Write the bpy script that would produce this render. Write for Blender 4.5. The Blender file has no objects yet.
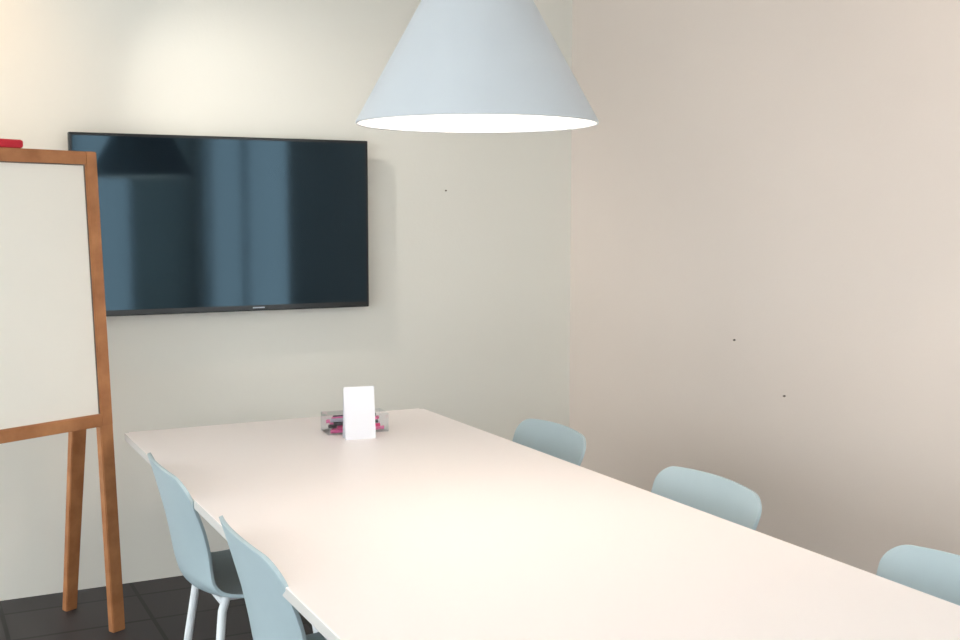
import bpy, bmesh, math
from mathutils import Vector, Matrix
S=bpy.context.scene
S.view_settings.view_transform='Standard'
S.view_settings.look='None'
S.view_settings.exposure=0.0
def lin(c):
    r=[]
    for v in c:
        v/=255.0
        r.append(v/12.92 if v<=.04045 else ((v+.055)/1.055)**2.4)
    return (*r,1)
def mat(name,col,rough=.6,metal=0,noise=0,nscale=3,bump=0,bscale=200,spec=.5,coat=0,col2=None):
    m=bpy.data.materials.new(name);m.use_nodes=True
    nt=m.node_tree;b=nt.nodes['Principled BSDF']
    c=lin(col);b.inputs['Base Color'].default_value=c
    b.inputs['Roughness'].default_value=rough;b.inputs['Metallic'].default_value=metal
    b.inputs['Specular IOR Level'].default_value=spec
    b.inputs['Coat Weight'].default_value=coat
    tc=nt.nodes.new('ShaderNodeTexCoord')
    if noise or col2:
        n=nt.nodes.new('ShaderNodeTexNoise');n.inputs['Scale'].default_value=nscale;n.inputs['Detail'].default_value=5
        nt.links.new(tc.outputs['Object'],n.inputs['Vector'])
        r=nt.nodes.new('ShaderNodeValToRGB')
        c2=lin(col2) if col2 else tuple(x*(1-noise) for x in c[:3])+(1,)
        r.color_ramp.elements[0].position=.3;r.color_ramp.elements[0].color=c2
        r.color_ramp.elements[1].position=.7;r.color_ramp.elements[1].color=c
        nt.links.new(n.outputs['Fac'],r.inputs['Fac']);nt.links.new(r.outputs['Color'],b.inputs['Base Color'])
    if bump:
        n=nt.nodes.new('ShaderNodeTexNoise');n.inputs['Scale'].default_value=bscale
        nt.links.new(tc.outputs['Object'],n.inputs['Vector'])
        bp=nt.nodes.new('ShaderNodeBump');bp.inputs['Strength'].default_value=bump;bp.inputs['Distance'].default_value=.002
        nt.links.new(n.outputs['Fac'],bp.inputs['Height']);nt.links.new(bp.outputs['Normal'],b.inputs['Normal'])
    return m
def emis(name,col,st):
    m=bpy.data.materials.new(name);m.use_nodes=True
    b=m.node_tree.nodes['Principled BSDF'];b.inputs['Base Color'].default_value=(1,1,1,1)
    b.inputs['Emission Color'].default_value=lin(col);b.inputs['Emission Strength'].default_value=st
    return m
def clear(name,tint,gl=.12):
    m=bpy.data.materials.new(name);m.use_nodes=True;nt=m.node_tree
    for n in list(nt.nodes):nt.nodes.remove(n)
    o=nt.nodes.new('ShaderNodeOutputMaterial');mx=nt.nodes.new('ShaderNodeMixShader')
    t=nt.nodes.new('ShaderNodeBsdfTransparent');g=nt.nodes.new('ShaderNodeBsdfGlossy')
    t.inputs[0].default_value=(*tint,1);g.inputs['Roughness'].default_value=.05
    mx.inputs[0].default_value=gl
    nt.links.new(t.outputs[0],mx.inputs[1]);nt.links.new(g.outputs[0],mx.inputs[2]);nt.links.new(mx.outputs[0],o.inputs[0])
    return m
M_back=mat('paint_back',(228,225,216),.75,noise=.02,nscale=1.2,bump=.15,bscale=90)
M_right=mat('paint_right',(224,211,201),.7,noise=.03,nscale=1.2,bump=.15,bscale=90)
M_ceil=mat('paint_ceiling',(238,236,230),.9)
M_table=mat('table_laminate',(248,239,236),.36,spec=.4)
M_tedge=mat('table_edge',(205,200,195),.5)
M_white=mat('white_metal',(232,234,236),.4)
M_shade=mat('lamp_shade_paint',(192,196,200),.5,noise=.03,nscale=6)
M_shadein=mat('lamp_shade_inner',(245,243,238),.6)
M_chair=mat('chair_plastic',(170,186,191),.5,noise=.02,nscale=20)
M_tvb=mat('tv_bezel',(8,9,11),.25)
M_tvs=bpy.data.materials.new('tv_screen');M_tvs.use_nodes=True
_b=M_tvs.node_tree.nodes['Principled BSDF'];_b.inputs['Base Color'].default_value=lin((9,16,23))
_b.inputs['Roughness'].default_value=.06;_b.inputs['Specular IOR Level'].default_value=.55
_b.inputs['Specular Tint'].default_value=(.50,.80,1,1)
M_silver=mat('silver',(150,155,160),.3,metal=1)
M_wood=mat('easel_wood',(192,132,86),.55,col2=(160,102,62),nscale=12,bump=.2,bscale=60)
M_board=mat('board_surface',(246,241,231),.45)
M_dark=mat('dark_trim',(110,98,90),.7)
M_red=mat('eraser_red',(200,30,50),.6)
M_card=mat('card_white',(228,228,234),.5)
M_acr=clear('acrylic',(.96,.97,.98),.09)
M_glass=clear('window_glass',(.96,.98,.98),.04)
M_pink=mat('marker_pink',(240,95,165),.4);M_blk=mat('marker_black',(50,48,58),.4);M_grey=mat('marker_grey',(195,190,205),.4)
M_mag=mat('marker_magenta',(210,60,120),.4)
M_bulb=emis('bulb_glow',(255,240,228),140)
def finish(me,name,m,parent,smooth=False):
    o=bpy.data.objects.new(name,me);S.collection.objects.link(o)
    if m:
        for x in (m if isinstance(m,list) else [m]):me.materials.append(x)
    if parent:o.parent=parent
    if smooth:
        for p in me.polygons:p.use_smooth=True
    return o
def box(name,loc,size,m,parent=None,bevel=0,rot=None,seg=2):
    bm=bmesh.new();bmesh.ops.create_cube(bm,size=1)
    bmesh.ops.scale(bm,vec=size,verts=bm.verts)
    if bevel:bmesh.ops.bevel(bm,geom=bm.edges[:],offset=bevel,segments=seg,affect='EDGES',profile=.5)
    me=bpy.data.meshes.new(name);bm.to_mesh(me);bm.free()
    o=finish(me,name,m,parent);o.location=loc
    if rot:o.rotation_euler=rot
    return o
def empty(name,loc=(0,0,0),rz=0):
    o=bpy.data.objects.new(name,None);S.collection.objects.link(o);o.location=loc;o.rotation_euler=(0,0,rz);o.empty_display_size=.1
    return o
def beam(name,p0,p1,w,d,m,parent,bevel=.003,w2=None):
    p0=Vector(p0);p1=Vector(p1);z=(p1-p0);L=z.length;z.normalize()
    x=Vector((1,0,0)) if abs(z.x)<.9 else Vector((0,1,0))
    y=z.cross(x).normalized();x=y.cross(z).normalized()
    bm=bmesh.new();bmesh.ops.create_cube(bm,size=1);bmesh.ops.scale(bm,vec=(w,d,L),verts=bm.verts)
    if w2:
        for v in bm.verts:
            if v.co.z>0:v.co.x*=w2/w
    if bevel:bmesh.ops.bevel(bm,geom=bm.edges[:],offset=bevel,segments=2,affect='EDGES')
    R=Matrix((x,y,z)).transposed().to_4x4();R.translation=(p0+p1)/2
    bm.transform(R)
    me=bpy.data.meshes.new(name);bm.to_mesh(me);bm.free()
    return finish(me,name,m,parent)
def tube(name,pts,r,m,parent=None,r2=None):
    cu=bpy.data.curves.new(name,'CURVE');cu.dimensions='3D';cu.bevel_depth=r;cu.bevel_resolution=4;cu.use_fill_caps=True
    sp=cu.splines.new('POLY');sp.points.add(len(pts)-1)
    for i,p in enumerate(pts):
        sp.points[i].co=(*p,1)
        if r2:sp.points[i].radius=1+(r2/r-1)*i/(len(pts)-1)
    tmp=bpy.data.objects.new('t',cu);S.collection.objects.link(tmp)
    me=bpy.data.meshes.new_from_object(tmp.evaluated_get(bpy.context.evaluated_depsgraph_get()))
    bpy.data.objects.remove(tmp)
    me.materials.clear()
    return finish(me,name,m,parent,True)
def revolve(name,prof,m,parent,loc=(0,0,0),n=96):
    bm=bmesh.new();rings=[]
    for r,z in prof:
        rings.append([bm.verts.new((r*math.cos(2*math.pi*i/n),r*math.sin(2*math.pi*i/n),z)) for i in range(n)])
    for k in range(len(rings)-1):
        for i in range(n):
            f=bm.faces.new((rings[k][i],rings[k][(i+1)%n],rings[k+1][(i+1)%n],rings[k+1][i]));f.smooth=True
    me=bpy.data.meshes.new(name);bm.to_mesh(me);bm.free()
    o=finish(me,name,m,parent);o.location=loc
    return o

# ---------------- ROOM
XL,XR,YB,YF,H=-2.6,2.885,4.745,-3.2,2.75
T=.12
def plainwall(name,x0,x1,y0,y1,z0,z1,m,parent=None):
    return box(name,((x0+x1)/2,(y0+y1)/2,(z0+z1)/2),(x1-x0,y1-y0,z1-z0),m,parent)
plainwall('wall_back',XL-T,XR+T,YB,YB+T,0,H,M_back)
mf=bpy.data.materials.new('floor_dark_tile');mf.use_nodes=True;nt=mf.node_tree;b=nt.nodes['Principled BSDF']
b.inputs['Roughness'].default_value=.55
tc=nt.nodes.new('ShaderNodeTexCoord');br=nt.nodes.new('ShaderNodeTexBrick');br.offset=0
br.inputs['Scale'].default_value=1;br.inputs['Brick Width'].default_value=.5;br.inputs['Row Height'].default_value=.3
br.inputs['Mortar Size'].default_value=.008
br.inputs['Color1'].default_value=lin((54,50,53));br.inputs['Color2'].default_value=lin((46,43,47));br.inputs['Mortar'].default_value=lin((12,12,13))
mp=nt.nodes.new('ShaderNodeMapping');mp.inputs['Location'].default_value=(-.15,.10,0)
nt.links.new(tc.outputs['Object'],mp.inputs[0]);nt.links.new(mp.outputs[0],br.inputs['Vector']);nt.links.new(br.outputs['Color'],b.inputs['Base Color'])
fl=plainwall('floor',XL-T,XR+T,YF-T,YB+T,-.1,0,mf)
plainwall('ceiling',XL-T,XR+T,YF-T,YB+T,H,H+.1,M_ceil)
WN=1
def wall_with_windows(name,axis,c,a0,a1,openings,m,outdir):
    global WN
    root=empty(name)
    def pc(n,s,e,z0,z1,mm=m,t0=0,t1=T,par=root):
        lo,hi=sorted((c+outdir*t0,c+outdir*t1))
        if axis=='x':return plainwall(n,lo,hi,s,e,z0,z1,mm,par)
        return plainwall(n,s,e,lo,hi,z0,z1,mm,par)
    cur=a0;k=0
    for (s,e,z0,z1) in openings:
        if s>cur:pc('panel_%d'%k,cur,s,0,H);k+=1
        if z0>0:pc('sill_%d'%k,s,e,0,z0)
        pc('lintel_%d'%k,s,e,z1,H);k+=1
        cur=e
    if cur<a1:pc('panel_%d'%k,cur,a1,0,H)
    for (s,e,z0,z1) in openings:
        w=empty('window_%d'%WN);WN+=1
        f=.05
        pc('frame_low',s,e,z0,z0+f,M_white,.02,.09,w);pc('frame_top',s,e,z1-f,z1,M_white,.02,.09,w)
        nm=max(1,round((e-s)/1.3))
        for i in range(nm+1):
            p=s+(e-s)*i/nm;p=min(max(p,s+f/2),e-f/2)
            pc('mullion_%d'%i,p-f/2,p+f/2,z0+f,z1-f,M_white,.02,.09,w)
        pc('pane',s+f,e-f,z0+f,z1-f,M_glass,.05,.056,w)
wall_with_windows('wall_right','x',XR,YF,YB,[(-2.9,.1,.15,2.5)],M_right,1)
wall_with_windows('wall_left','x',XL,YF,YB,[(-2.6,4.3,.1,2.55)],M_back,-1)
wall_with_windows('wall_front','y',YF,XL,XR,[(-2.3,-.5,.1,2.55),(1.6,2.25,.1,2.55)],M_back,-1)
def nail_mark(loc,axis):  # tiny raised discs standing in for nail marks on the walls
    bm=bmesh.new();bmesh.ops.create_cone(bm,cap_ends=True,segments=12,radius1=.004,radius2=.003,depth=.01)
    me=bpy.data.meshes.new('wall_nail_mark');bm.to_mesh(me);bm.free()
    o=finish(me,'wall_nail_mark',M_dark,None);o.location=loc
    o.rotation_euler=(math.pi/2,0,0) if axis=='y' else (0,-math.pi/2,0)
# ---------------- CAMERA
cam=bpy.data.cameras.new('camera');co=bpy.data.objects.new('camera',cam);S.collection.objects.link(co);S.camera=co
F=1150.;cam.sensor_width=36;cam.lens=F/960*36;cam.clip_start=.02
co.location=(0,0,1.5)
PITCH=math.atan(105/F);YAW=math.radians(26.8)
co.rotation_euler=(math.pi/2-PITCH,0,-YAW)
nail_mark((2.223,YB-.003,1.61),'y')
nail_mark((XR-.003,3.516,1.017),'x');nail_mark((XR-.003,3.227,.838),'x')
# ---------------- TV
tv=empty('wall_mounted_television',(1.208,YB,1.46))
W,Ht=1.222,.714
box('rear_housing',(0,-.035,-.02),(W*.8,.05,Ht*.75),M_tvb,tv,.01)
box('wall_bracket',(0,-.006,0),(.4,.012,.3),M_dark,tv)
box('chassis',(0,-.062,0),(W,.026,Ht),M_tvb,tv,.004)
box('screen',(0,-.0755,.006),(W-.024,.002,Ht-.036),M_tvs,tv)
box('lower_trim',(0,-.0765,-Ht/2+.006),(W-.01,.004,.004),M_tvb,tv)
box('logo',(.12,-.0765,-Ht/2+.014),(.05,.002,.005),M_silver,tv)
# ---------------- TABLE
TY0,TY1,TX0,TX1=1.2,4.12,.68,1.825
tb=empty('conference_table',((TX0+TX1)/2,(TY0+TY1)/2,0))
bm=bmesh.new();bmesh.ops.create_cube(bm,size=1);bmesh.ops.scale(bm,vec=(TX1-TX0,TY1-TY0,.026),verts=bm.verts)
ve=[e for e in bm.edges if abs(e.verts[0].co.z-e.verts[1].co.z)>.01]
bmesh.ops.bevel(bm,geom=ve,offset=.015,segments=6,affect='EDGES')
for f in bm.faces:
    if f.normal.z<.5:f.material_index=1
me=bpy.data.meshes.new('table_top');bm.to_mesh(me);bm.free()
o=finish(me,'table_top',[M_table,M_tedge],tb);o.location=(0,0,.727)
bv=o.modifiers.new('b','BEVEL');bv.width=.003;bv.segments=2;bv.limit_method='ANGLE';bv.angle_limit=1.2
for i,y in enumerate((-1.0,1.0)):
    box('column_%d'%i,(.05,y,.37),(.09,.09,.68),M_white,tb,.008)
    box('foot_%d'%i,(.05,y,.015),(.60,.09,.03),M_white,tb,.008)
    box('cross_arm_%d'%i,(0,y,.70),(.8,.07,.028),M_white,tb,.005)
box('spine_beam',(.05,0,.69),(.06,2.0,.045),M_white,tb,.005)
# ---------------- CHAIRS  (y, z, halfwidth, side curl up, side curl forward)
prof=[(.225,.402,.205,.0,.0),(.20,.424,.21,.0,.0),(.13,.434,.218,.004,.0),(.04,.428,.224,.010,.0),(-.06,.418,.224,.016,.0),
 (-.14,.417,.216,.026,.01),(-.19,.438,.204,.03,.03),(-.212,.49,.197,.02,.045),(-.224,.555,.205,.005,.05),(-.236,.62,.220,.0,.046),
 (-.250,.68,.231,.0,.038),(-.262,.73,.234,.0,.032),(-.274,.775,.233,-.003,.028)]
def chair_mesh():
    def crn(t):
        n=len(prof)-1;x=t*n;i=min(int(x),n-1);f=x-i
        g=lambda k:prof[min(max(k,0),n)]
        out=[]
        for a,b_,c,d in zip(g(i-1),g(i),g(i+1),g(i+2)):
            out.append(.5*(2*b_+(c-a)*f+(2*a-5*b_+4*c-d)*f*f+(-a+3*b_-3*c+d)*f**3))
        return out
    N=400;sm=[crn(i/N) for i in range(N+1)]
    arc=[0]
    for i in range(N):arc.append(arc[-1]+math.hypot(sm[i+1][0]-sm[i][0],sm[i+1][1]-sm[i][1]))
    Ltot=arc[-1]
    def at(s):
        s=min(max(s,0),Ltot)
        for i in range(N):
            if arc[i+1]>=s:
                f=(s-arc[i])/max(1e-9,arc[i+1]-arc[i]);return [a+(b_-a)*f for a,b_ in zip(sm[i],sm[i+1])]
        return sm[-1]
    rf,rt=.08,.06
    ss=[]
    for k in range(9):ss.append(rf*(1-math.cos(k/8*math.pi/2)))
    n=34
    for k in range(1,n):ss.append(rf+(Ltot-rf-rt)*k/n)
    for k in range(8,-1,-1):ss.append(Ltot-rt*(1-math.cos(k/8*math.pi/2)))
    C=20;bm=bmesh.new();rows=[]
    for s in ss:
        y,z,w,cu,cf=at(s);base=w
        if s<rf:w=w-rf+math.sqrt(max(0,rf*rf-(rf-s)**2))
        if s>Ltot-rt:
            d=Ltot-s;w=w-rt+math.sqrt(max(0,rt*rt-(rt-d)**2))
        row=[]
        for j in range(C+1):
            q=(j/C)*2-1;x=q*w;u=abs(x)/base
            dz=cu*u**2.2;dy=cf*u**2.0
            if s>Ltot-.12:dz-=.010*u*u*(s-(Ltot-.12))/.12
            row.append(bm.verts.new((x,y+dy,z+dz)))
        rows.append(row)
    for a,b_ in zip(rows,rows[1:]):
        for j in range(C):
            f=bm.faces.new((a[j],a[j+1],b_[j+1],b_[j]));f.smooth=True
    me=bpy.data.meshes.new('chair_shell');bm.to_mesh(me);bm.free();return me
SH=chair_mesh();SH.materials.append(M_chair)
def chair(x,y,rz,zs):
    r=empty('dining_chair',(x,y,0),rz)
    o=bpy.data.objects.new('shell',SH);S.collection.objects.link(o);o.parent=r;r.scale=(1,1,zs)
    so=o.modifiers.new('s','SOLIDIFY');so.thickness=.010;so.offset=0
    bv=o.modifiers.new('b','BEVEL');bv.width=.003;bv.segments=2;bv.limit_method='ANGLE';bv.angle_limit=math.radians(50)
    for i,(sx,sy) in enumerate(((-1,1),(1,1),(-1,-1),(1,-1))):
        tube('leg_%d'%(i+1),[(sx*.13,sy*.11,.412),(sx*.155,sy*.13,.38),(sx*.215,sy*.18,.0)],.0125,M_white,r,)
    tube('under_rail_front',[(-.145,.12,.396),(.145,.12,.396)],.010,M_white,r)
    tube('under_rail_rear',[(-.145,-.12,.396),(.145,-.12,.396)],.010,M_white,r)
    tube('under_rail_side',[(-.10,-.12,.40),(-.10,.12,.40)],.010,M_white,r)
    tube('under_rail_side_b',[(.10,-.12,.40),(.10,.12,.40)],.010,M_white,r)
for x,y in ((1.787,3.455),(1.774,2.560),(1.758,1.655)):chair(x,y,math.pi/2,.986)
for x,y in ((.899,3.28),(.909,2.465)):chair(x,y,-math.pi/2,1.035)
# ---------------- PENDANT LAMP
LX,LY,LZ=1.268,2.525,1.718
pl=empty('pendant_lamp',(LX,LY,LZ))
R0=.294;tp=.03;hc=.475
pf=[(R0-.006,.003),(R0-.003,0),(R0,.001),(R0,.006),(tp+.004,hc),(tp-.004,hc+.008),(.012,hc+.01)]
revolve('shade_outer',pf,[M_shade],pl)
revolve('shade_inner',[(R0-.006,.003),(tp,hc-.01),(.005,hc-.008)],[M_shadein],pl)
tube('socket',[(0,0,.19),(0,0,hc)],.022,M_white,pl)
bm=bmesh.new();bmesh.ops.create_uvsphere(bm,u_segments=24,v_segments=16,radius=.045)
me=bpy.data.meshes.new('bulb');bm.to_mesh(me);bm.free();o=finish(me,'bulb',M_bulb,pl,True);o.location=(0,0,.135)
tube('cord',[(0,0,hc),(0,0,H-LZ)],.004,M_white,pl)
revolve('ceiling_rose',[(.001,H-LZ-.03),(.05,H-LZ-.028),(.055,H-LZ)],[M_white],pl)
# ---------------- EASEL WHITEBOARD
th=math.atan2(.449,.893)
EX,EY=.655,4.20
ez=empty('whiteboard_easel',(EX,EY,0),th)
K=.052;BW=.9;ZT=1.722;ZB=.750;fw=.045
P=lambda x,z,off=0:(x,z*K+off,z)
for i,x in enumerate((0,-BW)):
    beam('front_leg_%d'%i,P(x,0.0,.008),P(x,ZB+.02,.008),.052,.03,M_wood,ez)
    beam('stile_%d'%i,P(x,ZB,0),P(x,ZT,0),fw,.026,M_wood,ez)
    xr=x+.01
    beam('rear_leg_%d'%i,(xr+.02,.343,0),(xr,.137,1.42),.048,.028,M_wood,ez,w2=.075)
beam('top_rail',P(-BW+fw/2,ZT-fw/2,0),P(-fw/2,ZT-fw/2,0),.026,fw,M_wood,ez)
beam('bottom_rail',P(-BW+fw/2,ZB+fw/2,0),P(-fw/2,ZB+fw/2,0),.026,fw,M_wood,ez)
beam('board_panel',P(-BW/2,ZB+fw-.01,.004),P(-BW/2,ZT-fw+.01,.004),BW-fw+.02,.008,M_board,ez,0)
for i,x in enumerate((-fw/2-.002,-BW+fw/2+.002)):beam('seam_%d'%i,P(x,ZB+fw,-.001),P(x,ZT-fw,-.001),.004,.003,M_dark,ez,0)
beam('seam_top',P(-BW+fw/2,ZT-fw-.002,-.001),P(-fw/2,ZT-fw-.002,-.001),.003,.004,M_dark,ez,0)
tube('hinge_bar',[(-BW+.02,.128,1.40),(.02,.128,1.40)],.012,M_silver,ez)
for i,x in enumerate((0.02,-BW+.02)):
    beam('hinge_block_%d'%i,P(x-.02,1.40,.01),(x-.02,.14,1.40),.03,.03,M_wood,ez)
er=box('whiteboard_eraser',(0,0,0),(.15,.045,.028),M_red,None,.008)
er.location=Matrix.Translation((EX,EY,0))@Matrix.Rotation(th,4,'Z')@Vector((-.338,ZT*K+.002,ZT+.014));er.rotation_euler=(0,0,th)
# ---------------- TABLE ITEMS
cx,cy=1.381,3.65
card=empty('table_tent_card',(cx,cy,.74),-.12)
bm=bmesh.new()
hw,hh,dd=.053,.178,.022
vs=[bm.verts.new(v) for v in ((-hw,-dd,0),(hw,-dd,0),(hw,0,hh),(-hw,0,hh),(hw,dd,0),(-hw,dd,0))]
bm.faces.new((vs[0],vs[1],vs[2],vs[3]));bm.faces.new((vs[3],vs[2],vs[4],vs[5]))
me=bpy.data.meshes.new('folded_card');bm.to_mesh(me);bm.free()
o=finish(me,'folded_card',M_card,card);s=o.modifiers.new('s','SOLIDIFY');s.thickness=.002;s.offset=-1
tr=empty('marker_pen_tray',(1.415,3.785,.74),-.1)
tw,td,hz,tt=.215,.11,.066,.003
box('tray_base',(0,0,.002),(tw,td,.003),M_acr,tr)
box('tray_front',(0,-td/2,hz/2),(tw,tt,hz),M_acr,tr);box('tray_back',(0,td/2,hz/2),(tw,tt,hz),M_acr,tr)
box('tray_left',(-tw/2,0,hz/2),(tt,td,hz),M_acr,tr);box('tray_right',(tw/2,0,hz/2),(tt,td,hz),M_acr,tr)
import random
random.seed(4)
for i in range(15):
    m=[M_pink,M_mag,M_grey,M_pink,M_blk][i%5]
    x0=-.098+.012*(i%4);y0=-.045+.01*((i*3)%9)
    z0=.011+.013*(i//4)
    tube('marker_%d'%i,[(x0,y0,z0),(x0+.15+.008*random.random(),y0+.01*random.uniform(-1,1),z0+.002)],.0065,m,tr)
# ---------------- LIGHTS
def spot(name,loc,tgt,en,col,ang,blend=.6,rad=.05):
    e=empty(name,loc)
    revolve('trim_ring',[(.035,-.01),(.055,-.008),(.055,0)],[M_white],e)
    l=bpy.data.lights.new(name+'_light','SPOT');l.energy=en;l.color=col;l.spot_size=math.radians(ang);l.spot_blend=blend;l.shadow_soft_size=rad
    lo=bpy.data.objects.new('light',l);S.collection.objects.link(lo);lo.parent=e;lo.location=(0,0,-.015)
    d=Vector(tgt)-Vector(loc);lo.rotation_euler=d.to_track_quat('-Z','Y').to_euler()
spot('wall_fill_spot',(-.15,4.15,H),(.0,4.7,2.1),38,(1,.60,.27),100,.9)
spot('wall_fill_spot',(.42,4.05,H),(2.0,4.74,1.25),75,(1,.94,.86),62,1,.035)
spot('wall_fill_spot',(1.9,1.6,H),(2.88,2.5,1.35),38,(1,.87,.78),100,1)  # unseen fill lamp, added to brighten the right wall
w=bpy.data.worlds.new('world');S.world=w;w.use_nodes=True
bg=w.node_tree.nodes['Background'];bg.inputs[0].default_value=(.92,.96,1,1);bg.inputs[1].default_value=4.7
